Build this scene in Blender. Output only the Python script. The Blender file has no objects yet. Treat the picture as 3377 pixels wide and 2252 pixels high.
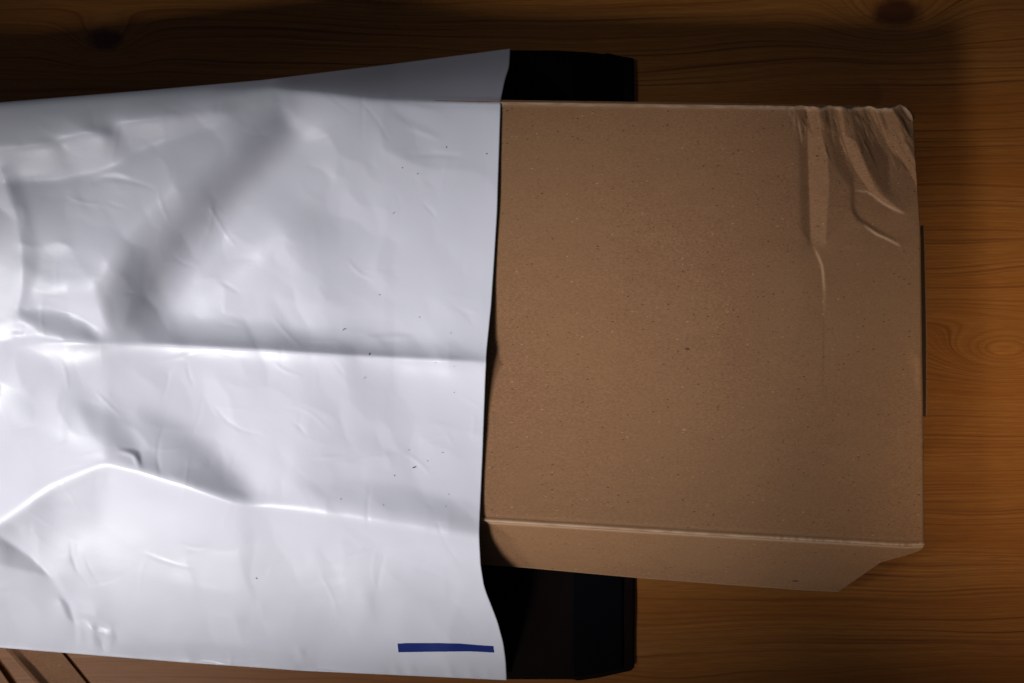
import bpy, math, random
import numpy as np
from mathutils import Vector, Matrix

random.seed(4); rng = np.random.default_rng(7)
scene = bpy.context.scene
COL = scene.collection
R = math.radians

# ------------------------------------------------------------------ camera, light, exposure
D = 0.42                      # camera height above the table
HFOV = R(72.0)
K = 2 * math.tan(HFOV / 2) / 3377.0
H = 0.060                     # height of the closed box
cam_d = bpy.data.cameras.new('camera'); cam = bpy.data.objects.new('camera', cam_d); COL.objects.link(cam)
cam.location = (0, 0, D); cam_d.sensor_width = 36; cam_d.angle = HFOV
cam_d.clip_start = 0.01; cam_d.clip_end = 50
cam_d.dof.use_dof = True; cam_d.dof.focus_distance = D - H; cam_d.dof.aperture_fstop = 14.0
scene.camera = cam

world = bpy.data.worlds.new('World'); scene.world = world; world.use_nodes = True
bg = world.node_tree.nodes['Background']
bg.inputs[0].default_value = (0.80, 0.86, 1.0, 1); bg.inputs[1].default_value = 0.045

def area(name, target, az, el, dist, along, sx, sy, power, col, spread):
    """soft lamp; its long side lies so that the patch of light runs along the given heading on the table"""
    l = bpy.data.lights.new(name, 'AREA'); l.shape = 'RECTANGLE'; l.size = sx; l.size_y = sy
    l.energy = power; l.color = col; l.spread = R(spread)
    o = bpy.data.objects.new(name, l); COL.objects.link(o)
    d = Vector((math.cos(R(az)) * math.cos(R(el)), math.sin(R(az)) * math.cos(R(el)), math.sin(R(el))))
    e = Vector((math.cos(R(along)), math.sin(R(along)), 0)); e = (e - e.dot(d) * d).normalized()
    o.matrix_world = Matrix.Translation(Vector(target) + d * dist) @ Matrix((e, d.cross(e), d)).transposed().to_4x4()
    return o
# shaft of window light from the lower left; two weaker fill lamps added beside it
area('window_and_fill_light', (-0.095, -0.006, 0.0), 180 + 50, 34, 1.0, 9, 0.50, 0.26, 0.355, (1.0, 0.97, 0.95), 17)
area('window_and_fill_light', (-0.095, -0.042, 0.0), 180 - 4, 42, 1.0, 12, 0.44, 0.22, 0.185, (0.97, 0.97, 1.0), 14)  # added fill from the left, shades folds that run along the main beam
area('warm_fill_light', (0.355, -0.025, 0.0), 180 + 52, 60, 1.2, 90, 0.14, 0.05, 0.130, (1.0, 0.82, 0.60), 18)  # unseen warm fill, added for the lit patch of table right of the box

vs = scene.view_settings
vs.view_transform = 'Standard'; vs.look = 'None'; vs.exposure = 0; vs.gamma = 1
scene.render.engine = 'CYCLES'

# ------------------------------------------------------------------ helpers
def P(px, py, z):
    """point of the place that the photograph's pixel shows at height z"""
    s = K * (D - z)
    return ((px - 1688.5) * s, (1126.0 - py) * s, z)

def ip(x, pts):
    a = np.array(pts, float); return np.interp(x, a[:, 0], a[:, 1])

def smooth1(x, pts, w=40, n=9):
    return sum(ip(np.asarray(x, float) + d, pts) for d in np.linspace(-w, w, n)) / n

def blur(a, sx, sy=None):
    if sy is None: sy = sx
    for ax, s in ((1, sx), (0, sy)):
        if s <= 0.05: continue
        r = int(3 * s + 1); k = np.exp(-0.5 * (np.arange(-r, r + 1) / s) ** 2); k /= k.sum()
        pad = [(0, 0), (0, 0)]; pad[ax] = (r, r)
        b = np.pad(a, pad, mode='edge'); out = np.zeros_like(a)
        n = a.shape[ax]
        for i, w in enumerate(k):
            out += w * (b[:, i:i + n] if ax == 1 else b[i:i + n, :])
        a = out
    return a

class Relief:
    """fold relief: facets that lean to or from the window (slope along the light's heading) summed into one height field"""
    def __init__(s, x0, y0, x1, y1, step, crisp=1.0):
        s.crisp = crisp
        s.x0, s.y0, s.step = x0, y0, step
        s.X, s.Y = np.meshgrid(np.arange(x0, x1, step, dtype=float), np.arange(y0, y1, step, dtype=float))
        s.b = np.zeros_like(s.X)
    def poly(s, pts, val, soft=8):
        ins = np.zeros(s.X.shape, bool); n = len(pts)
        for i in range(n):
            xa, ya = pts[i]; xb, yb = pts[(i + 1) % n]
            if ya == yb: continue
            c = ((ya > s.Y) != (yb > s.Y)) & (s.X < (xb - xa) * (s.Y - ya) / (yb - ya) + xa)
            ins ^= c
        s.b += val * blur(ins.astype(float), (soft * s.crisp) / s.step)
    def line(s, pts, w, val, soft=4, taper=True):
        d = np.full(s.X.shape, 1e9); tt = np.zeros(s.X.shape); n = len(pts) - 1
        for i in range(n):
            xa, ya = pts[i]; xb, yb = pts[i + 1]
            L2 = (xb - xa) ** 2 + (yb - ya) ** 2
            t = np.clip(((s.X - xa) * (xb - xa) + (s.Y - ya) * (yb - ya)) / L2, 0, 1)
            dd = np.hypot(s.X - xa - t * (xb - xa), s.Y - ya - t * (yb - ya))
            m = dd < d; d = np.where(m, dd, d); tt = np.where(m, (i + t) / n, tt)
        a = np.sqrt(np.clip(4 * tt * (1 - tt), 0, 1)) if taper else 1
        s.b += val * np.exp(-(d / w) ** 2) * a
    def ridge(s, pts, above, wa, below, wb):
        d = s.Y - ip(s.X, pts); lo, hi = pts[0][0], pts[-1][0]
        env = np.clip((s.X - lo) / 40 + 1, 0, 1) * np.clip((hi - s.X) / 40 + 1, 0, 1)
        k = 0.5 + 0.5 * np.tanh(d / 6.0)
        s.b += env * ((1 - k) * ip(s.X, above) * np.exp(-np.abs(d) / wa) + k * ip(s.X, below) * np.exp(-np.abs(d) / wb))
    def spot(s, cx, cy, rx, ry, val, ang=0):
        c, n = math.cos(R(ang)), math.sin(R(ang))
        u = ((s.X - cx) * c + (s.Y - cy) * n) / rx; v = (-(s.X - cx) * n + (s.Y - cy) * c) / ry
        s.b += val * np.exp(-(u * u + v * v))
    def solve(s, az, mpp, leak):
        lx, ly = -math.cos(R(az)), math.sin(R(az))          # towards the window, y down
        gx, gy = -s.b * lx, -s.b * ly
        h, w = s.b.shape; p = 60
        gx = np.pad(gx, p); gy = np.pad(gy, p)
        kx = 2 * np.pi * np.fft.fftfreq(gx.shape[1]); ky = 2 * np.pi * np.fft.fftfreq(gx.shape[0])
        KX, KY = np.meshgrid(kx, ky)
        F = (-1j * KX * np.fft.fft2(gx) - 1j * KY * np.fft.fft2(gy)) / (KX ** 2 + KY ** 2 + (s.step / leak) ** 2)
        s.h = np.real(np.fft.ifft2(F))[p:p + h, p:p + w] * s.step * mpp
        return s.h
    def sample(s, a, px, py):
        fx = np.clip((px - s.x0) / s.step, 0, a.shape[1] - 1.001); fy = np.clip((py - s.y0) / s.step, 0, a.shape[0] - 1.001)
        ix, iy = fx.astype(int), fy.astype(int); fx -= ix; fy -= iy
        return (a[iy, ix] * (1 - fx) * (1 - fy) + a[iy, ix + 1] * fx * (1 - fy) + a[iy + 1, ix] * (1 - fx) * fy + a[iy + 1, ix + 1] * fx * fy)

def grid_mesh(name, PX, PY, Z, mats, parent=None, thick=0.0, offset=-1.0, mat_off=0, rim_off=0, flip=False, attr=None, smooth=True):
    s = K * (D - Z)
    co = np.stack([(PX - 1688.5) * s, (1126.0 - PY) * s, Z], -1).reshape(-1, 3)
    nr, nc = PX.shape
    i = np.arange(nr * nc).reshape(nr, nc)
    q = np.stack([i[:-1, :-1], i[1:, :-1], i[1:, 1:], i[:-1, 1:]], -1).reshape(-1, 4)
    if flip: q = q[:, ::-1]
    me = bpy.data.meshes.new(name)
    me.from_pydata(co.tolist(), [], q.tolist())
    if smooth: me.polygons.foreach_set('use_smooth', [True] * len(me.polygons))
    uv = me.uv_layers.new(name='UVMap')
    li = np.zeros(len(me.loops), int); me.loops.foreach_get('vertex_index', li)
    UU = np.stack([(PX.reshape(-1)) / 1000.0, (PY.reshape(-1)) / 1000.0], -1)
    uv.data.foreach_set('uv', UU[li].reshape(-1))
    if attr is not None:
        at = me.attributes.new('wear_and_highlight', 'FLOAT', 'POINT'); at.data.foreach_set('value', attr.reshape(-1).astype(float))
    for m in mats: me.materials.append(m)
    o = bpy.data.objects.new(name, me); COL.objects.link(o)
    if parent: o.parent = parent
    if thick:
        md = o.modifiers.new('thickness', 'SOLIDIFY'); md.thickness = thick; md.offset = offset
        md.material_offset = mat_off; md.material_offset_rim = rim_off
    return o

def mesh_obj(name, verts, faces, mats, parent=None, bevel=0.0):
    me = bpy.data.meshes.new(name); me.from_pydata([tuple(v) for v in verts], [], faces); me.update()
    for m in mats: me.materials.append(m)
    o = bpy.data.objects.new(name, me); COL.objects.link(o)
    if parent: o.parent = parent
    if bevel:
        b = o.modifiers.new('bevel', 'BEVEL'); b.width = bevel; b.segments = 2
    return o

def empty(name, loc, label, cat):
    o = bpy.data.objects.new(name, None); COL.objects.link(o); o.location = loc
    o.empty_display_size = 0.02
    o['label'] = label; o['category'] = cat
    return o

def keep(child, parent):
    child.parent = parent; child.matrix_parent_inverse = parent.matrix_basis.inverted()

# ------------------------------------------------------------------ materials
class NT:
    def __init__(s, name):
        s.m = bpy.data.materials.new(name); s.m.use_nodes = True; s.t = s.m.node_tree
        s.b = s.t.nodes['Principled BSDF']
    def n(s, typ, **kw):
        nd = s.t.nodes.new(typ)
        for k, v in kw.items(): setattr(nd, k, v)
        return nd
    def put(s, sock, v):
        if isinstance(v, bpy.types.NodeSocket): s.t.links.new(v, sock)
        else: sock.default_value = v
    def math(s, op, a, b=0.0, c=0.0):
        nd = s.n('ShaderNodeMath', operation=op)
        s.put(nd.inputs[0], a); s.put(nd.inputs[1], b); s.put(nd.inputs[2], c); return nd.outputs[0]
    def noise(s, vec, scale, detail=3, rough=0.5, dist=0.0):
        nd = s.n('ShaderNodeTexNoise'); s.put(nd.inputs['Vector'], vec); nd.inputs['Scale'].default_value = scale
        nd.inputs['Detail'].default_value = detail; nd.inputs['Roughness'].default_value = rough; nd.inputs['Distortion'].default_value = dist
        return nd.outputs[0]
    def mapped(s, vec, scale):
        nd = s.n('ShaderNodeMapping'); s.put(nd.inputs[0], vec); nd.inputs['Scale'].default_value = scale; return nd.outputs[0]
    def ramp(s, fac, stops, interp='LINEAR'):
        nd = s.n('ShaderNodeValToRGB'); cr = nd.color_ramp; cr.interpolation = interp
        while len(cr.elements) < len(stops): cr.elements.new(0.5)
        for e, (p, c) in zip(cr.elements, stops):
            e.position = p; e.color = c if len(c) == 4 else (*c, 1)
        s.put(nd.inputs[0], fac); return nd.outputs[0]
    def mix(s, fac, a, b, mode='MIX'):
        nd = s.n('ShaderNodeMix', data_type='RGBA', blend_type=mode)
        s.put(nd.inputs[0], fac)
        for sk, v in ((nd.inputs[6], a), (nd.inputs[7], b)):
            s.put(sk, v if isinstance(v, bpy.types.NodeSocket) else (*v, 1))
        return nd.outputs[2]
    def bump(s, h, strength, dist):
        nd = s.n('ShaderNodeBump'); s.put(nd.inputs['Height'], h); nd.inputs['Strength'].default_value = strength
        nd.inputs['Distance'].default_value = dist; s.t.links.new(nd.outputs[0], s.b.inputs['Normal']); return nd

def W01(v): return (v, v, v, 1)

def mat_card(name, tint=(1, 1, 1)):
    t = NT(name); co = t.n('ShaderNodeTexCoord').outputs['Object']
    fib = t.noise(t.mapped(co, (620, 1250, 620)), 1.0, 5, 0.85)
    mot = t.noise(co, 26, 3, 0.55)
    a = tuple(x * y for x, y in zip((0.310, 0.160, 0.080), tint)); b = tuple(x * y for x, y in zip((0.175, 0.081, 0.037), tint))
    c = t.ramp(fib, [(0.34, b), (0.62, a)])
    big = t.noise(t.mapped(co, (60, 150, 60)), 1.0, 4, 0.6)
    c = t.mix(t.ramp(big, [(0.40, W01(0)), (0.68, W01(0.14))]), c, tuple(x * 0.72 for x in b))
    c = t.mix(t.ramp(mot, [(0.35, W01(0)), (0.7, W01(0.30))]), c, tuple(x * 0.72 for x in a))
    dk = t.noise(t.mapped(co, (900, 1500, 900)), 1.0, 2, 0.5, 0.6)
    c = t.mix(t.ramp(dk, [(0.70, W01(0)), (0.76, W01(0.55))]), c, tuple(x * 0.42 for x in b))
    lt = t.noise(t.mapped(co, (760, 1300, 760)), 1.35, 2, 0.5, 0.9)
    c = t.mix(t.ramp(lt, [(0.72, W01(0)), (0.78, W01(0.5))]), c, (0.56, 0.41, 0.27))
    hue = t.noise(co, 11, 2, 0.5)
    c = t.mix(t.ramp(hue, [(0.35, W01(0)), (0.65, W01(0.35))]), c, (0.27, 0.150, 0.068), 'MIX')
    for sc_, rad, lo, hi in ((60, 0.045, 0.12, 0.95), (230, 0.06, 0.09, 0.97), (520, 0.14, 0.16, 0.94)):
        v = t.n('ShaderNodeTexVoronoi'); t.put(v.inputs['Vector'], t.mapped(co, (0.75, 1.5, 1))); v.inputs['Scale'].default_value = sc_
        sc = t.n('ShaderNodeSeparateColor'); t.t.links.new(v.outputs['Color'], sc.inputs[0])
        sp = t.math('LESS_THAN', v.outputs['Distance'], t.math('MULTIPLY', t.math('ADD', sc.outputs[1], 0.25), rad * 1.5))
        c = t.mix(t.math('MULTIPLY', sp, t.math('GREATER_THAN', sc.outputs[0], hi)), c, (0.37, 0.225, 0.12))
        c = t.mix(t.math('MULTIPLY', sp, t.math('LESS_THAN', sc.outputs[0], lo)), c, (0.115, 0.055, 0.025))
    at = t.n('ShaderNodeAttribute', attribute_name='wear_and_highlight').outputs['Fac']
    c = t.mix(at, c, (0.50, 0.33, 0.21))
    t.put(t.b.inputs['Base Color'], c); t.b.inputs['Roughness'].default_value = 0.82
    t.b.inputs['Specular IOR Level'].default_value = 0.25
    t.bump(fib, 0.06, 0.0003)
    return t.m

M_CARD = mat_card('kraft_cardboard')
M_CARD2 = mat_card('brown_wrapping_paper', (0.95, 0.86, 0.84))

def mat_film(name, col, rough):
    t = NT(name); co = t.n('ShaderNodeTexCoord').outputs['Object']
    t.b.inputs['Base Color'].default_value = (*col, 1)
    r = t.noise(co, 30, 3, 0.5)
    t.put(t.b.inputs['Roughness'], t.ramp(r, [(0.3, W01(rough - 0.05)), (0.7, W01(rough + 0.07))]))
    t.b.inputs['Specular IOR Level'].default_value = 0.5
    t.bump(t.noise(co, 520, 3, 0.5), 0.05, 0.0004)
    return t.m
M_WHITE = mat_film('white_poly_film', (0.675, 0.678, 0.755), 0.36)
M_BLACK = mat_film('black_poly_film', (0.0065, 0.0028, 0.0026), 0.5)
M_BLACK.node_tree.nodes['Principled BSDF'].inputs['Specular IOR Level'].default_value = 0.05
M_GLUE = mat_film('black_adhesive', (0.0010, 0.0012, 0.0022), 0.7)
M_GLUE.node_tree.nodes['Principled BSDF'].inputs['Specular IOR Level'].default_value = 0.04
M_BLUE = mat_film('blue_print', (0.006, 0.022, 0.17), 0.42)
M_DIRT = mat_film('grey_scuffs', (0.06, 0.06, 0.07), 0.7)

def mat_pine():
    t = NT('varnished_pine'); co = t.n('ShaderNodeTexCoord').outputs['Object']
    sx = t.n('ShaderNodeSeparateXYZ'); t.t.links.new(co, sx.inputs[0])
    x, y = sx.outputs[0], sx.outputs[1]
    wob = t.noise(t.mapped(co, (2.2, 9, 1)), 1.0, 3, 0.5)
    f = t.math('ADD', y, t.math('MULTIPLY', t.math('SUBTRACT', wob, 0.5), 0.05))
    knot_mask = None
    for (px, py, ax, ay, amp, dark) in KNOTS:
        c = P(px, py, 0)
        dx = t.math('DIVIDE', t.math('SUBTRACT', x, c[0]), ax); dy = t.math('DIVIDE', t.math('SUBTRACT', y, c[1]), ay)
        d2 = t.math('ADD', t.math('MULTIPLY', dx, dx), t.math('MULTIPLY', dy, dy))
        g = t.math('EXPONENT', t.math('MULTIPLY', d2, -1.0))
        f = t.math('ADD', f, t.math('MULTIPLY', g, amp))
        if dark:
            wv = t.noise(co, 90, 3, 0.6)
            dd = t.math('ADD', t.math('MULTIPLY', d2, dark), t.math('MULTIPLY', t.math('SUBTRACT', wv, 0.5), 1.1))
            k = t.ramp(dd, [(0.25, W01(1)), (0.85, W01(0))])
            knot_mask = k if knot_mask is None else t.math('MAXIMUM', knot_mask, k)
    cb = t.n('ShaderNodeCombineXYZ'); t.put(cb.inputs[0], t.math('MULTIPLY', x, 3.0)); t.put(cb.inputs[1], t.math('MULTIPLY', f, 620.0))
    bands = t.noise(cb.outputs[0], 1.0, 3, 0.55)
    cb2 = t.n('ShaderNodeCombineXYZ'); t.put(cb2.inputs[0], t.math('MULTIPLY', x, 1.1)); t.put(cb2.inputs[1], t.math('MULTIPLY', f, 46.0)); cb2.inputs[2].default_value = 3.3
    broad = t.noise(cb2.outputs[0], 1.0, 2, 0.5)
    cb3 = t.n('ShaderNodeCombineXYZ'); t.put(cb3.inputs[0], t.math('MULTIPLY', x, 60.0)); t.put(cb3.inputs[1], t.math('MULTIPLY', y, 1500.0))
    fine = t.noise(cb3.outputs[0], 1.0, 3, 0.6)
    c = t.ramp(bands, [(0.32, (0.10, 0.029, 0.005)), (0.46, (0.255, 0.094, 0.018)), (0.75, (0.335, 0.134, 0.028))])
    c = t.mix(t.ramp(broad, [(0.38, W01(0.0)), (0.70, W01(0.6))]), c, (0.22, 0.066, 0.007))
    c = t.mix(t.ramp(fine, [(0.35, W01(0.5)), (0.62, W01(0))]), c, (0.15, 0.05, 0.008))
    if knot_mask is not None: c = t.mix(t.math('MULTIPLY', knot_mask, 0.88), c, (0.05, 0.012, 0.003))
    t.put(t.b.inputs['Base Color'], c)
    t.b.inputs['Roughness'].default_value = 0.45; t.b.inputs['Specular IOR Level'].default_value = 0.28
    t.bump(bands, 0.10, 0.0006)
    return t.m
KNOTS = [(345, 130, 0.022, 0.014, 0.020, 2.6), (2960, 40, 0.034, 0.019, 0.024, 3.2), (3300, 1165, 0.036, 0.0135, 0.026, 0)]
M_PINE = mat_pine()

# ------------------------------------------------------------------ the table
hw, hh, th = 0.75, 0.55, 0.028
v = [(x * hw, y * hh, z) for z in (-th, 0) for x, y in ((-1, -1), (1, -1), (1, 1), (-1, 1))]
tb = mesh_obj('table_top', v, [(3, 2, 1, 0), (4, 5, 6, 7), (0, 1, 5, 4), (1, 2, 6, 5), (2, 3, 7, 6), (3, 0, 4, 7)], [M_PINE], bevel=0.003)
tb['kind'] = 'structure'

# ------------------------------------------------------------------ the cardboard box
AZ = 46.0
MPP = K * (D - H)
box = empty('cardboard_box', P(2300, 1060, 0.0), 'plain brown cardboard box with crumpled corner sliding out of the white mailer', 'box')
TOP = [(500, 318), (1655, 334), (2500, 346), (2900, 353), (2955, 352), (2970, 347), (2986, 350), (3002, 366), (3013, 386), (3022, 400)]
BOT = [(500, 1655), (1590, 1721), (2300, 1764), (2990, 1803), (3050, 1800)]
RGT = [(345, 3010), (400, 3016), (500, 3021), (640, 3031), (735, 3037), (1000, 3040), (1370, 3045), (1735, 3048), (1765, 3048), (1785, 3047), (1810, 3046)]
rl = Relief(2300, 260, 3120, 1900, 2.0, 0.45)
rl.poly([(2660, 350), (2702, 350), (2707, 430), (2726, 500), (2735, 600), (2722, 800), (2690, 812), (2674, 795), (2664, 500)], .34, 4)
rl.poly([(2628, 365), (2661, 355), (2665, 500), (2672, 800), (2640, 760), (2636, 500)], -.22, 10)
rl.line([(2674, 795), (2692, 830), (2708, 865), (2716, 910), (2718, 960), (2716, 1050)], 5, .32)
rl.line([(2714, 950), (2716, 1100), (2714, 1220), (2712, 1300)], 4, -.09)
rl.poly([(2706, 350), (2760, 350), (2768, 460), (2800, 560), (2815, 600), (2800, 620), (2760, 560), (2738, 500)], -.16, 10)
rl.line([(2722, 470), (2728, 500), (2740, 540)], 4, -.35)
rl.line([(2620, 360), (2634, 400), (2642, 440), (2646, 480)], 5, .3)
rl.poly([(2752, 350), (2778, 352), (2788, 450), (2820, 462), (2850, 540), (2890, 628), (2965, 690), (2978, 702), (2940, 690), (2880, 645), (2820, 560), (2790, 490), (2772, 420)], .42, 4)
rl.poly([(2800, 350), (2850, 390), (2930, 520), (2945, 640), (2915, 645), (2870, 570), (2820, 440)], -.26, 9)
rl.line([(2815, 380), (2840, 400), (2862, 430), (2882, 470)], 5, .28)
rl.poly([(2858, 350), (2940, 352), (2982, 450), (3022, 545), (3036, 650), (3010, 590), (2972, 548), (2932, 485), (2900, 425)], .40, 5)
rl.line([(2900, 360), (2915, 400), (2928, 440)], 7, -.45)
rl.poly([(2945, 352), (3016, 430), (3026, 540), (2990, 450)], -.24, 8)
rl.line([(2948, 505), (2965, 530), (2988, 558), (3010, 568)], 7, -.42)
rl.line([(2942, 365), (2958, 390), (2972, 410)], 4, .35)
rl.poly([(2972, 345), (2990, 350), (3018, 405), (2995, 390)], .35, 4)
rl.line([(2810, 560), (2812, 690), (2830, 720), (2890, 760), (2960, 795)], 8, -.38)
rl.line([(2848, 742), (2890, 772), (2930, 790), (2972, 812)], 5, .48)
rl.line([(2880, 650), (2915, 672), (2950, 690), (2985, 704)], 5, .35)
rl.line([(2818, 628), (2860, 632), (2880, 645), (2905, 662)], 4, .4)
rl.line([(2770, 822), (2820, 815), (2850, 800)], 4, .22)
rl.line([(2640, 860), (2600, 1000), (2560, 1250)], 70, .05)
rl.line([(2990, 1200), (3022, 1180), (3026, 1300)], 9, .25)
rl.line([(2965, 1800), (3000, 1785), (3045, 1762)], 9, -.25)
rl.spot(2850, 600, 160, 230, .06)
rl.line([(2600, 362), (2608, 385), (2612, 405)], 4, .2)
rl.line([(2735, 355), (2742, 400), (2752, 450)], 5, .22); rl.line([(2724, 355), (2732, 420)], 5, -.25)
rl.line([(2690, 352), (2700, 400), (2706, 440)], 5, .15); rl.line([(2790, 352), (2796, 372)], 5, -.35); rl.line([(2765, 352), (2772, 372)], 5, .3)
rl.line([(2846, 355), (2858, 385), (2872, 402)], 5, -.3); rl.line([(2858, 372), (2866, 388), (2876, 400)], 3, .3)
rl.line([(2968, 352), (2985, 380), (3008, 402)], 6, -.3); rl.line([(2934, 520), (2936, 580), (2940, 640)], 7, .14)
rl.line([(2960, 1800), (2990, 1796), (3046, 1770)], 10, .3); rl.line([(2700, 1000), (2640, 1150), (2600, 1300)], 60, -.05)
for _ in range(55):
    x0 = rng.uniform(2600, 3000); q = (x0 - 2600) / 400; L_ = rng.uniform(25, 60 + 90 * q); y0 = 352 + rng.uniform(0, 40 + 160 * q); g_ = R(rng.uniform(78, 92) - 28 * q); v_ = rng.uniform(.10, .30) * rng.choice([-1, 1])
    pts = [(x0 + L_ * t * math.cos(g_) + rng.normal() * 2, y0 + L_ * t * math.sin(g_)) for t in (0, .35, .7, 1)]
    rl.line(pts, rng.uniform(1.8, 3.0), v_ * 1.25)
rl.b *= 1.75; rl.solve(30, MPP, 110)

NC, NR = 640, 460
tt = np.concatenate([np.linspace(0, .36, 280, endpoint=False), np.linspace(.36, 1, 180)])[:, None] * np.ones((1, NC)); ss = np.ones((NR, 1)) * np.concatenate([np.linspace(0, .7, 240, endpoint=False), np.linspace(.7, 1, 400)])[None, :]
approx_py = 340 + tt * (1775 - 340)
PX = 1300 + ss * (ip(approx_py, RGT) - 1300)
top_, bot_ = ip(PX, TOP), ip(PX, BOT)
top_ = top_ + np.clip((PX - 2590) / 120, 0, 1) * (3.0 * np.sin(PX / 17.0) + 2.0 * np.sin(PX / 7.3 + 1))
PY = top_ + tt * (bot_ - top_)
Z = np.full(PX.shape, H) + rl.sample(rl.h, PX, PY) * np.clip((PX - 2320) / 100, 0, 1)
lowf = blur(rng.normal(size=PX.shape), 40, 30); lowf /= np.abs(lowf).max(); Z += lowf * 0.0003
dt, db, dr = PY - top_, bot_ - PY, ip(PY, RGT) - PX
Z -= np.where(dt < 10, 0.0003 * (1 - np.sqrt(np.clip(1 - (1 - dt / 10) ** 2, 0, 1))), 0)
Z += 0.0006 * np.exp(-((db - 7) / 5) ** 2) - 0.00028 * np.exp(-((db - 19) / 5) ** 2)
Z -= np.where(db < 7, 0.0010 * (1 - db / 7) ** 2, 0)
Z -= np.where(dr < 8, 0.0008 * (1 - np.clip(dr, 0, 8) / 8) ** 2, 0)
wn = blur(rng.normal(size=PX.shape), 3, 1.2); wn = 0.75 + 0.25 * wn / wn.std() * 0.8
wear_and_highlight = np.clip((0.7 * np.exp(-((dt - 6) / 8) ** 2) + 1.0 * np.exp(-((db - 4) / 7) ** 2)) * wn, 0, .9)  # scuffed folds; the front fold's bright highlight is painted in as well
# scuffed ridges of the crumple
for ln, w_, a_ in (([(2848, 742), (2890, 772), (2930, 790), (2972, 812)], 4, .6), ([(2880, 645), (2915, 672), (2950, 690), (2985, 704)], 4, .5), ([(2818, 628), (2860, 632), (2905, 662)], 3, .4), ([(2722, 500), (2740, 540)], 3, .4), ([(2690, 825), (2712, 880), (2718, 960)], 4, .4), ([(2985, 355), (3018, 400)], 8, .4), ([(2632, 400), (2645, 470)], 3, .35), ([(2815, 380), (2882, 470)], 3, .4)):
    rr = Relief(2300, 260, 3120, 1900, 2.5); rr.line(ln, w_, a_); wear_and_highlight = np.maximum(wear_and_highlight, rr.sample(rr.b, PX, PY))
lid = grid_mesh('lid_panel', PX, PY, Z, [M_CARD], None, 0.0015, -1.0, attr=wear_and_highlight); keep(lid, box)

# front flap hanging outwards from the lid's fold
NR2, NC2 = 70, 420
ff = np.linspace(0, 1, NR2)[:, None] * np.ones((1, NC2)); s2 = np.ones((NR2, 1)) * np.linspace(0, 1, NC2)[None, :]
FB = [(500, 1780), (1590, 1862), (1740, 1873), (2100, 1906), (2650, 1947), (2765, 1952), (3050, 1972)]
FR = [(0, 3046), (.05, 3043), (.10, 3030), (.13, 3010), (.34, 2906), (1, 2765)]
PXf = 1300 + s2 * (ip(ff, FR) - 1300)
PYf = (ip(PXf, BOT) + 0.6) + ff * (ip(PXf, FB) - ip(PXf, BOT) - .6)
ZF0, ZF1 = H - 0.0010, 0.020
Zf = ZF0 + (ZF1 - ZF0) * ff + 0.0012 * np.sin(ff * math.pi) - 0.003 * np.clip((PXf - 2500) / 500, 0, 1) * ff
nf = blur(rng.normal(size=PXf.shape), 30, 10); Zf += nf / np.abs(nf).max() * 0.0005
flap_wear_and_highlight = np.clip(0.7 * np.exp(-(ff / 0.03) ** 2) + 0.35 * np.exp(-((1 - ff) / 0.015) ** 2), 0, .8)  # pale edges; along the fold they also paint in its highlight
flap = grid_mesh('front_flap', PXf, PYf, Zf, [M_CARD], None, 0.0015, -1.0, attr=flap_wear_and_highlight); keep(flap, box)

# back panel below the far fold
cols = np.linspace(1300, 3016, 160)
zz = np.linspace(H - 0.0022, 0.001, 12)
V = []; F = []
for z in zz:
    for c in cols:
        p = P(c, float(ip(c, TOP)), H - 0.0022); V.append((p[0], p[1], z))
for r in range(len(zz) - 1):
    for c in range(len(cols) - 1):
        a = r * len(cols) + c; F.append((a, a + 1, a + len(cols) + 1, a + len(cols)))
bp = mesh_obj('back_panel', V, F, [M_CARD]); md = bp.modifiers.new('thickness', 'SOLIDIFY'); md.thickness = 0.0015; md.offset = 0
keep(bp, box)

# tray under the lid: floor and three walls
def wall(name, a, b, z0, z1, t):
    a = Vector((a[0], a[1], 0)); b = Vector((b[0], b[1], 0)); n = Vector((-(b - a).y, (b - a).x, 0)).normalized() * t
    vs_ = [a, b, b + n, a + n]
    V = [(q.x, q.y, z) for z in (z0, z1) for q in vs_]
    o = mesh_obj(name, V, [(3, 2, 1, 0), (4, 5, 6, 7), (0, 1, 5, 4), (1, 2, 6, 5), (2, 3, 7, 6), (3, 0, 4, 7)], [M_CARD], bevel=0.0004); keep(o, box); return o
bl = P(1320, 1680, H); br = P(3014, 1782, H); tr = P(2988, 385, H); tl = P(1320, 352, H)
ZB = 0.0040
wall('front_wall', bl, br, ZB, H - 0.004, 0.003)
wall('end_wall', br, tr, ZB, H - 0.004, 0.003)
wall('side_wall', tl, bl, ZB, H - 0.004, 0.003)
fl = mesh_obj('floor_panel', [(q[0], q[1], z) for z in (0.0026, 0.0038) for q in (bl, br, tr, tl)], [(3, 2, 1, 0), (4, 5, 6, 7), (0, 1, 5, 4), (1, 2, 6, 5), (2, 3, 7, 6), (3, 0, 4, 7)], [M_CARD]); keep(fl, box)
# tuck tab standing a little off the end
Vt = []; n_ = 40
for j, z in enumerate((0.006, 0.030, H - 0.006)):
    for i in range(n_ + 1):
        py = 742 + (1374 - 742) * i / n_
        q = P(float(ip(py, RGT)) + 10 + 4 * math.sin(i / n_ * 3.1), py, H - 0.006)
        Vt.append((q[0] - (2 - j) * 0.0006, q[1], z))
Ft = [(j * (n_ + 1) + i, j * (n_ + 1) + i + 1, (j + 1) * (n_ + 1) + i + 1, (j + 1) * (n_ + 1) + i) for j in range(2) for i in range(n_)]
tab = mesh_obj('tuck_tab', Vt, Ft, [M_CARD]); md = tab.modifiers.new('thickness', 'SOLIDIFY'); md.thickness = 0.0006; md.offset = 0
keep(tab, box)

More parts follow.
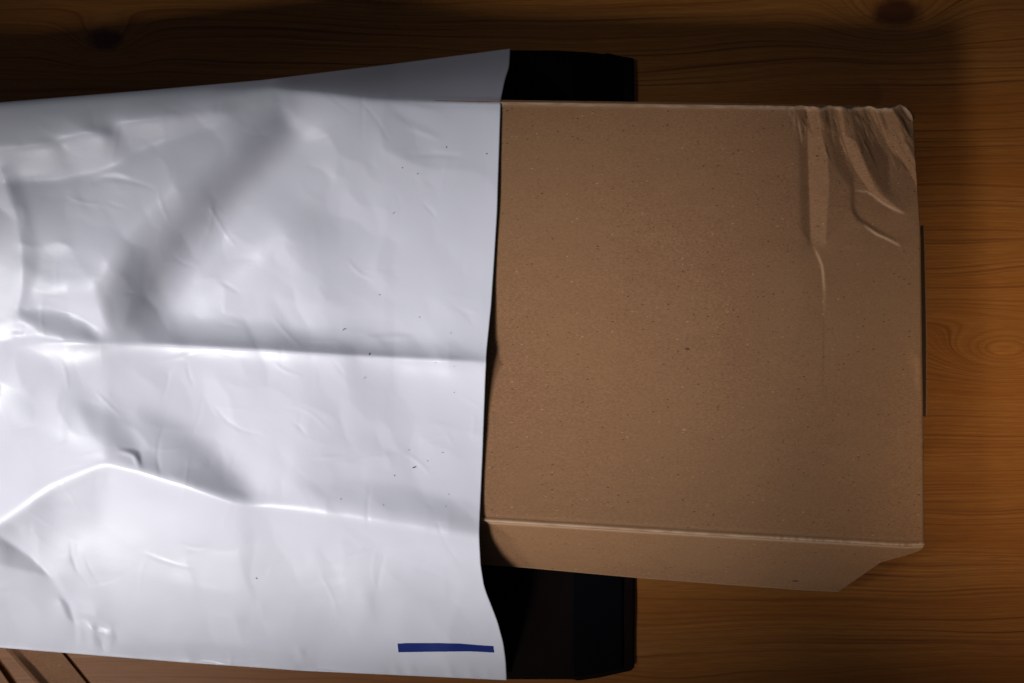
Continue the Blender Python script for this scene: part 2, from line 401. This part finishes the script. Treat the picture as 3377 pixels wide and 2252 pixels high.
# ------------------------------------------------------------------ the white mailer
bag = empty('mailer_bag', P(700, 1200, 0.0), 'large crinkled white plastic mailer with black inside and blue printed bar', 'mailer')
rb = Relief(-420, 60, 1800, 2340, 4, 0.65)
X, Y = rb.X, rb.Y
T_ = [(-420, 372), (0, 337), (500, 296), (870, 263), (1300, 210), (1682, 160), (1800, 143)]
A_ = [(-420, 490), (0, 440), (300, 395), (600, 340), (870, 288), (930, 282), (1250, 322), (1650, 348), (1800, 350)]
B_ = [(-420, 1930), (0, 1730), (180, 1600), (350, 1525), (790, 1662), (1000, 1684), (1600, 1775), (1800, 1800)]
O_ = [(-420, 2105), (0, 2136), (600, 2184), (1000, 2212), (1670, 2243), (1800, 2248)]
cx = X[0]
Tt, Aa, Bb, Oo = smooth1(cx, T_, 20), smooth1(cx, A_, 25), smooth1(cx, B_, 20), smooth1(cx, O_, 20)
zT = ip(cx, [(-420, .054), (0, .0575), (700, .0590), (900, .056), (1000, .044), (1300, .016), (1700, .0045)])
zA = ip(cx, [(-420, .058), (300, .0615), (900, .0625), (1300, .0618), (1700, .0608)])
zB = ip(cx, [(-420, .045), (0, .056), (350, .064), (800, .0635), (1300, .0622), (1700, .0612)])
base = np.zeros_like(X)
for i in range(X.shape[1]):
    yT, yA, yB, yO = Tt[i], Aa[i], Bb[i], Oo[i]
    m1 = yB + (yO - yB) * .55; zO = .0042
    xs = [yT - 60, yT, (yT + yA) / 2, yA, (yA + yB) / 2, yB, m1, yO - 25, yO, yO + 60]
    zs = [zT[i] - (.02 if cx[i] < 900 else 0), zT[i], zT[i] * .42 + zA[i] * .58, zA[i], .0635 - .0025 * np.clip((cx[i] - 1150) / 400, 0, 1), zB[i], zO + (zB[i] - zO) * .50, zO + .0035, zO, zO]
    base[:, i] = np.interp(Y[:, i], xs, zs)
base = blur(base, 3.5, 3.5)
# folds --------------------------------------------------------------
rb.ridge([(60, 1140), (220, 1128), (330, 1132), (560, 1137), (950, 1158), (1300, 1180), (1640, 1198)],
         [(60, 0), (330, -.05), (450, -.15), (570, -1.0), (800, -1.15), (1000, -1.5), (1250, -1.25), (1450, -.85), (1640, -.7)], 42,
         [(60, .2), (300, .75), (900, .8), (1170, .3), (1260, .8), (1450, 1.25), (1640, 1.25)], 55)
rb.poly([(560, 1070), (900, 1060), (970, 1092), (1100, 1075), (1400, 1090), (1400, 1160), (950, 1150), (570, 1130)], -.18, 24)
rb.poly([(65, 1035), (180, 1022), (280, 1048), (338, 1130), (220, 1118), (118, 1108), (112, 1078), (70, 1056)], -.85, 24)
rb.line([(0, 1125), (40, 1098), (110, 1096)], 14, -.5)
rb.poly([(950, 385), (985, 440), (810, 600), (570, 850), (440, 1060), (340, 1100), (330, 985), (450, 800), (640, 640), (800, 480)], -.46, 24)
rb.poly([(960, 420), (970, 455), (740, 640), (480, 830), (520, 720), (760, 540)], -.14, 22)
rb.poly([(385, 402), (560, 382), (765, 372), (700, 410), (520, 470), (430, 512), (380, 545), (330, 562), (200, 592), (-100, 600), (-100, 492), (60, 482), (190, 475), (260, 432), (368, 445)], .85, 16)
rb.poly([(200, 470), (270, 430), (340, 440), (320, 520), (240, 550)], .2, 14)
rb.poly([(395, 400), (600, 385), (560, 440), (430, 500)], .16, 14)
rb.line([(400, 395), (392, 430), (385, 480), (372, 540)], 8, -.22)
rb.poly([(-60, 600), (0, 560), (42, 700), (62, 850), (62, 980), (45, 1095), (-60, 1120)], .10, 8)
rb.poly([(-60, 560), (0, 560), (45, 722), (20, 700), (-60, 640)], .5, 5)
rb.line([(0, 555), (30, 640), (48, 725), (66, 850), (66, 960), (45, 1090)], 9, .25)
rb.line([(305, 598), (340, 580), (380, 576), (430, 590)], 8, .42)
rb.line([(300, 615), (350, 592), (420, 600), (460, 608), (522, 628)], 6, -.22)
rb.line([(420, 590), (470, 605), (520, 625)], 5, .2)
rb.poly([(70, 850), (180, 830), (330, 880), (330, 960), (200, 960), (80, 880)], -.16, 22)
rb.poly([(70, 1010), (110, 955), (205, 985), (150, 1005), (80, 1030)], .25, 8)
rb.poly([(55, 1380), (90, 1300), (180, 1250), (250, 1245), (420, 1330), (560, 1380), (660, 1440), (770, 1530), (830, 1610), (795, 1652), (700, 1620), (560, 1572), (440, 1540), (350, 1512), (250, 1470), (110, 1425)], -.24, 40)
rb.ridge([(-60, 1760), (0, 1715), (160, 1600), (345, 1533), (480, 1560), (640, 1612), (785, 1668), (900, 1676), (1000, 1694), (1300, 1745), (1660, 1800)], [(-60, -.1), (250, -.2), (350, -.3), (700, -.4), (800, -.35), (900, -.05), (1660, -.05)], 70, [(-60, .10), (800, .12), (900, .45), (1200, .65), (1660, .65)], 40)
rb.poly([(440, 1360), (620, 1430), (780, 1560), (800, 1640), (700, 1560), (560, 1470)], -.12, 45)
rb.poly([(260, 1330), (420, 1380), (460, 1490), (400, 1480), (300, 1430)], -.16, 20)
rb.line([(385, 1478), (430, 1488), (452, 1498), (460, 1520), (466, 1545)], 7, -.5)
rb.line([(395, 1492), (440, 1505), (450, 1535)], 6, .3)
rb.line([(0, 1715), (160, 1600), (345, 1533), (480, 1560), (640, 1612), (785, 1668)], 14, .12, taper=False)
rb.line([(785, 1668), (900, 1676), (1000, 1694), (1300, 1745), (1660, 1800)], 22, .14, taper=False)
rb.line([(900, 1680), (1000, 1694), (1300, 1745), (1660, 1800)], 50, .10)
rb.poly([(1010, 1600), (1150, 1580), (1330, 1600), (1560, 1660), (1580, 1730), (1300, 1690), (1050, 1650)], -.16, 18)
rb.line([(940, 1695), (1150, 1780), (1450, 1890), (1520, 1925)], 9, .12)
rb.line([(945, 1708), (1150, 1792), (1450, 1902)], 9, -.10)
rb.poly([(-60, 1745), (0, 1768), (100, 1830), (172, 1902), (130, 1895), (0, 1865), (-60, 1850)], -.30, 8)
rb.poly([(195, 1970), (230, 1985), (248, 2060), (222, 2040)], -.38, 7)
rb.line([(0, 1760), (110, 1828), (180, 1905), (235, 1990), (256, 2060), (258, 2120)], 10, .2)
rb.line([(252, 2060), (258, 2090), (256, 2125)], 5, .4)
rb.line([(262, 2028), (310, 2040), (365, 2072)], 8, .34)
rb.line([(275, 2050), (300, 2090), (296, 2130)], 10, .30)
rb.line([(320, 2085), (345, 2105), (352, 2140)], 9, .45)
rb.poly([(285, 2058), (350, 2068), (340, 2090), (305, 2085)], -.28, 6)
rb.poly([(300, 2110), (330, 2098), (345, 2140), (310, 2140)], -.25, 5)
rb.line([(370, 2062), (378, 2110), (360, 2150)], 8, -.2)
rb.line([(500, 2128), (800, 2140), (1000, 2172), (1270, 2218)], 13, .60)
rb.line([(400, 2160), (700, 2176), (980, 2198)], 16, -.16)
for xk, yk in ((985, 2160), (1300, 2215), (1350, 2212), (1480, 2222), (1545, 2222), (1600, 2230)):
    rb.line([(xk - 14, yk + 12), (xk + 4, yk - 16)], 9, .32); rb.line([(xk + 10, yk + 10), (xk + 26, yk - 10)], 9, -.30)
rb.line([(1290, 2214), (1400, 2206), (1640, 2216)], 12, .22)
rb.poly([(1130, 1950), (1210, 1955), (1215, 2040), (1160, 2100), (1060, 2090)], .12, 18)
rb.poly([(1290, 2060), (1420, 1990), (1600, 2000), (1660, 2080), (1620, 2150), (1400, 2140)], -.14, 28)
rb.poly([(900, 980), (970, 1092), (1030, 1080), (1120, 1010)], .14, 12)
rb.poly([(505, 905), (700, 780), (900, 700), (1000, 860), (900, 1060), (580, 1065)], .12, 22)
rb.spot(1030, 730, 110, 60, -.14, 25); rb.spot(1000, 580, 160, 60, .10); rb.spot(1300, 900, 200, 160, .05)
rb.poly([(905, 285), (935, 290), (985, 420), (950, 425)], .08, 8)
rb.spot(920, 272, 26, 20, .7)
rb.line([(918, 275), (880, 340), (800, 400)], 16, .2)
rb.line([(1300, 375), (1345, 400), (1450, 450)], 12, -.16); rb.line([(1340, 425), (1400, 445), (1450, 462)], 6, .22)
rb.line([(1350, 505), (1440, 503), (1530, 510)], 7, .26); rb.line([(1370, 517), (1440, 514), (1530, 520)], 7, -.22)
rb.line([(1310, 335), (1400, 352), (1480, 355)], 7, -.18)
rb.line([(1540, 1025), (1568, 1034)], 5, .3); rb.poly([(1405, 975), (1460, 1000), (1500, 1050), (1420, 1060)], .06, 6)
rb.line([(1215, 1110), (1290, 1100), (1370, 1106)], 6, -.3); rb.line([(1260, 1122), (1340, 1118)], 6, .2)
rb.line([(550, 1235), (590, 1190), (612, 1178)], 5, .3)
rb.spot(250, 1760, 60, 50, -.14); rb.spot(200, 1660, 60, 14, .18, 5); rb.line([(360, 1530), (335, 1600)], 16, -.14)
rb.line([(600, 1880), (650, 1930), (760, 1950)], 16, -.08); rb.spot(640, 1800, 60, 60, .07)
# many small facets and short creases of stiff film
for npts, amp, sf in ((110, .055, 3), (420, .040, 2)):
    cxs = rng.uniform(-420, 1800, npts); cys = rng.uniform(60, 2340, npts); ang = rng.uniform(0, math.pi, npts); vals = rng.normal(size=npts) * amp
    best = np.full(X.shape, 1e9); bv = np.zeros(X.shape)
    for a_, b_, g_, v_ in zip(cxs, cys, ang, vals):
        uu = (X - a_) * math.cos(g_) + (Y - b_) * math.sin(g_); ww = -(X - a_) * math.sin(g_) + (Y - b_) * math.cos(g_)
        dd = np.abs(uu) * .6 + np.hypot(uu * .4, ww * 1.5); m = dd < best; best = np.where(m, dd, best); bv = np.where(m, v_, bv)
    rb.b += blur(bv, sf / 4)
for _ in range(130):
    a_, b_ = rng.uniform(-60, 1620), rng.uniform(330, 2200); g_ = rng.uniform(0, math.pi); L_ = rng.uniform(25, 95); v_ = rng.uniform(.06, .20) * rng.choice([-1, 1]); k_ = rng.uniform(-.25, .25)
    pts = [(a_ + L_ * t * math.cos(g_) - k_ * L_ * t * t * math.sin(g_), b_ + L_ * t * math.sin(g_) + k_ * L_ * t * t * math.cos(g_)) for t in (-1, -.4, .2, 1)]
    rb.line(pts, rng.uniform(3, 4.5), v_ * 1.3); rb.line([(x + 6 * math.sin(g_), y - 6 * math.cos(g_)) for x, y in pts], 4.5, -v_)
nz = blur(rng.normal(size=X.shape), 16); nz /= nz.std(); rb.b += 0.022 * nz
nz = blur(rng.normal(size=X.shape), 5, 5); nz /= nz.std(); rb.b += 0.008 * nz
rb.b *= np.clip((Y - (Tt + 20)[None, :]) / 60, 0, 1) * (1 + 0.7 * np.clip((Y - 1700) / 100, 0, 1))
# folds that run with the light, lit across by the added fill lamp
rc = Relief(-420, 60, 1800, 2340, 4)
rc.poly([(930, 330), (1020, 430), (860, 620), (640, 880), (520, 1070), (330, 1110), (290, 985), (410, 780), (600, 610), (770, 450)], -.95, 44)
rc.poly([(900, 420), (960, 440), (780, 640), (560, 840), (560, 740), (740, 560)], -.25, 30)
rc.poly([(880, 330), (920, 300), (800, 470), (620, 630), (430, 790), (300, 960), (150, 930), (300, 760), (560, 560)], .20, 34)
rc.poly([(1010, 470), (1130, 520), (900, 780), (700, 960), (540, 1050), (600, 850), (830, 610)], .24, 34)
rc.poly([(0, 555), (45, 722), (66, 850), (60, 1000), (110, 1000), (130, 850), (100, 700), (60, 560)], -.22, 12)
rc.poly([(440, 1360), (640, 1430), (800, 1560), (830, 1640), (700, 1580), (540, 1470)], -.22, 24)
rc.poly([(830, 1610), (980, 1620), (1000, 1500), (760, 1400), (700, 1440)], .14, 40)
rc.poly([(1290, 2060), (1420, 1960), (1600, 1980), (1640, 2080), (1400, 2110)], -.18, 28)
rc.line([(1240, 1960), (1215, 2040), (1200, 2120)], 30, -.14)
rc.spot(1060, 730, 120, 70, -.18, 25); rc.spot(1400, 620, 180, 260, .06)
rc.b *= np.clip((Y - (Tt + 20)[None, :]) / 60, 0, 1)
rb.b = blur(rb.b, 0.7)
det = (1.18 * rb.solve(AZ, MPP, 170) + 1.0 * rc.solve(-25, MPP, 200)) * (1 - 0.45 * np.clip((X - 1480) / 120, 0, 1))
ZZ = base + det
# the film rests on the lid wherever the box is beneath it
inbox = np.clip((X - 1120) / 150, 0, 1) * np.clip((Y - (ip(X, TOP) - 12)) / 20, 0, 1) * np.clip(((ip(X, BOT) + 22) - Y) / 20, 0, 1)
low = H + 0.0005
soft = low + np.log1p(np.exp((ZZ - low) / 0.0007)) * 0.0007
ZZ = ZZ * (1 - inbox) + soft * inbox
ZZ = np.maximum(ZZ, 0.0040)
# lifted lip of the mouth about the long ridge
ZZ += 0.0032 * np.exp(-((Y - 1180) / 170) ** 2) * np.clip((X - 1300) / 320, 0, 1)

MOUTH = [(150, 1683), (200, 1681), (222, 1679), (260, 1666), (330, 1652), (420, 1649), (700, 1640), (850, 1631), (1000, 1621), (1150, 1606), (1250, 1601), (1500, 1592), (1700, 1583), (1780, 1581), (1860, 1585), (1930, 1596), (1960, 1606), (2000, 1622), (2050, 1641), (2120, 1660), (2180, 1668), (2245, 1671)]
NU, NV = 560, 500
u = np.ones((NV, 1)) * np.linspace(0, 1, NU)[None, :]; vv = np.linspace(0, 1, NV)[:, None] * np.ones((1, NU))
pyg = np.linspace(160, 2243, NV)[:, None] * np.ones((1, NU))
mx = smooth1(pyg, MOUTH, 12)
PXb = -900 + u * (mx + 900)
tb_, ob_ = smooth1(PXb, T_, 20), smooth1(PXb, O_, 20)
PYb = tb_ + vv * (ob_ - tb_)
mx = smooth1(PYb, MOUTH, 12); PXb = -900 + u * (mx + 900)
tb_, ob_ = smooth1(PXb, T_, 20), smooth1(PXb, O_, 20); PYb = tb_ + vv * (ob_ - tb_)
Zb = rb.sample(ZZ, PXb, PYb)
ex = []
for k in range(1, 7):
    zz_ = Zb[0] + (0.0042 - Zb[0]) * k / 6.0; f_ = (D - Zb[0]) / (D - zz_)
    ex.insert(0, (1688.5 + (PXb[0] - 1688.5) * f_, 1126.0 + (PYb[0] - 1126.0) * f_ - (0.6 if k < 6 else 0), zz_))
PXb = np.vstack([np.array([e[0] for e in ex]), PXb]); PYb = np.vstack([np.array([e[1] for e in ex]), PYb]); Zb = np.vstack([np.array([e[2] for e in ex]), Zb])
fs = grid_mesh('front_sheet', PXb, PYb, Zb, [M_WHITE, M_BLACK], None, 0.00022, -1.0, mat_off=1, rim_off=0); keep(fs, bag)

# back sheet, black side up, reaching out past the mouth as the closing flap
BT = [(-400, 372), (0, 345), (870, 275), (1300, 222), (1680, 166), (1830, 166), (1950, 173), (1995, 178), (2003, 174), (2050, 186), (2078, 190), (2092, 193)]
BO = [(-400, 2095), (0, 2128), (600, 2176), (1000, 2205), (1670, 2240), (1890, 2240), (1905, 2245), (1980, 2234), (2060, 2216), (2080, 2212), (2092, 2200)]
NU, NV = 300, 220
u = np.ones((NV, 1)) * np.linspace(0, 1, NU)[None, :]; vv = np.linspace(0, 1, NV)[:, None] * np.ones((1, NU))
PXk = -890 + u * (2091 + 890 + 2.0 * np.sin(vv * 9))
PYk = ip(PXk, BT) + vv * (ip(PXk, BO) - ip(PXk, BT))
nk = blur(rng.normal(size=PXk.shape), 9); nk /= nk.std()
edge = np.minimum(np.minimum(vv, 1 - vv) * 14, 1)
Zk = 0.0018 + 0.00028 * nk * edge + 0.0004 * (1 - edge) * np.clip((PXk - 1700) / 200, 0, 1)
bs = grid_mesh('back_sheet', PXk, PYk, Zk, [M_BLACK, M_WHITE], None, 0.00022, -1.0, mat_off=1, rim_off=1); keep(bs, bag)
# adhesive strip on the closing flap
NU, NV = 20, 160
u = np.ones((NV, 1)) * np.linspace(0, 1, NU)[None, :]; vv = np.linspace(0, 1, NV)[:, None] * np.ones((1, NU))
PXa = 1885 + u * 170; PYa = ip(PXa, BT) + 14 + vv * (ip(PXa, BO) - ip(PXa, BT) - 28)
ad = grid_mesh('adhesive_strip', PXa, PYa, np.full(PXa.shape, 0.0025) + 0.0004 * (1 - np.minimum(np.minimum(vv, 1 - vv) * 14, 1)), [M_GLUE], None, 0.0001, -1.0); keep(ad, bag)

# printed blue bar
NU, NV = 70, 12
u = np.ones((NV, 1)) * np.linspace(0, 1, NU)[None, :]; vv = np.linspace(0, 1, NV)[:, None] * np.ones((1, NU))
PXs = 1311 + u * 316 + vv * 3
yt = ip(PXs, [(1311, 2123), (1340, 2121), (1450, 2121), (1520, 2123), (1580, 2128), (1628, 2131)])
yb_ = ip(PXs, [(1311, 2151), (1450, 2149), (1550, 2148), (1628, 2152)])
PYs = yt + vv * (yb_ - yt)
st = grid_mesh('blue_bar', PXs, PYs, rb.sample(ZZ, PXs, PYs) + 0.00018, [M_BLUE]); keep(st, bag)

# scuffs and specks rubbed onto the film
V = []; F = []
def fleck(cx, cy, ln, wd, ang, bend=0.0):
    ln *= .8; wd *= .75
    n = 5; base_i = len(V)
    for i in range(n):
        t = i / (n - 1) - .5; w = wd * (1 - (2 * t) ** 2 * .8) / 2
        x = cx + ln * t * math.cos(ang) - bend * (t * t) * math.sin(ang); y = cy + ln * t * math.sin(ang) + bend * (t * t) * math.cos(ang)
        for sgn in (-1, 1):
            qx, qy = x - sgn * w * math.sin(ang), y + sgn * w * math.cos(ang)
            z = float(rb.sample(ZZ, np.array([qx]), np.array([qy]))[0]) + 0.0002
            V.append(P(qx, qy, z))
    for i in range(n - 1):
        a = base_i + 2 * i; F.append((a, a + 1, a + 3, a + 2))
for a in ((1135, 1085, 18, 3, -.5, 8), (1219, 1167, 11, 6, -1.2, 0), (1366, 1541, 18, 5, -.3, 0), (1301, 1568, 5, 4, 0, 0), (1410, 1520, 5, 3, .4, 0), (1472, 485, 8, 3, 1, 0), (1605, 507, 5, 5, 0, 0), (1327, 553, 4, 4, 0, 0), (1377, 573, 4, 4, 0, 0), (1298, 702, 14, 1.6, -.6, 6), (1252, 972, 4, 4, 0, 0), (1384, 1046, 5, 3, 1, 0), (846, 1907, 9, 4, .4, 0), (1124, 1646, 4, 4, 0, 0), (1460, 1492, 10, 2, .1, 4), (1349, 1484, 8, 2, 0, 0), (1470, 1670, 9, 1.5, 1.5, 0), (1265, 1665, 9, 1.5, 1.2, 3), (1437, 1196, 5, 2, 1.4, 0), (1498, 1208, 4, 2, 0, 0), (1498, 1294, 4, 3, 0, 0), (1203, 1245, 16, 1.4, -.6, 5), (1487, 1098, 8, 1.5, -1, 0), (1480, 1630, 4, 3, 0, 0)):
    fleck(*a)
sc = mesh_obj('scuff_marks', V, F, [M_DIRT]); sc['kind'] = 'stuff'; keep(sc, bag)

# ------------------------------------------------------------------ brown paper at the near left corner
def strip(name, lx0, ly0, lx1, ly1, rx0, ry0, rx1, ry1, prof, label):
    """a paper strip between two slanted edges; prof = height across it, left to right"""
    nu, nv = 40, 30
    e = empty(name, P((lx1 + rx1) / 2, ly1, 0), label, 'paper')
    u = np.ones((nv, 1)) * np.linspace(0, 1, nu)[None, :]; v = np.linspace(0, 1, nv)[:, None] * np.ones((1, nu))
    px = (lx0 + (lx1 - lx0) * v) * (1 - u) + (rx0 + (rx1 - rx0) * v) * u
    py = (ly0 + (ly1 - ly0) * v) * (1 - u) + (ry0 + (ry1 - ry0) * v) * u
    z = ip(u, prof); lift = np.clip((v - .12) / .35, 0, 1)
    z = 0.0008 + (z - 0.0008) * lift
    o = grid_mesh('sheet', px, py, z, [M_CARD2], None, 0.0002, -1.0); keep(o, e)
    return e
strip('brown_paper', -75, 2040, 245, 2400, 115, 2040, 405, 2400, [(0, .0036), (.10, .0032), (.26, .0012), (.5, .0010), (1, .0009)], 'brown paper strip with curled edge poking out under the mailer at lower left')
strip('brown_paper', -330, 2040, -30, 2400, -115, 2040, 145, 2420, [(0, .0010), (.7, .0010), (.9, .0014), (1, .0018)], 'sliver of brown paper at the extreme lower left corner')
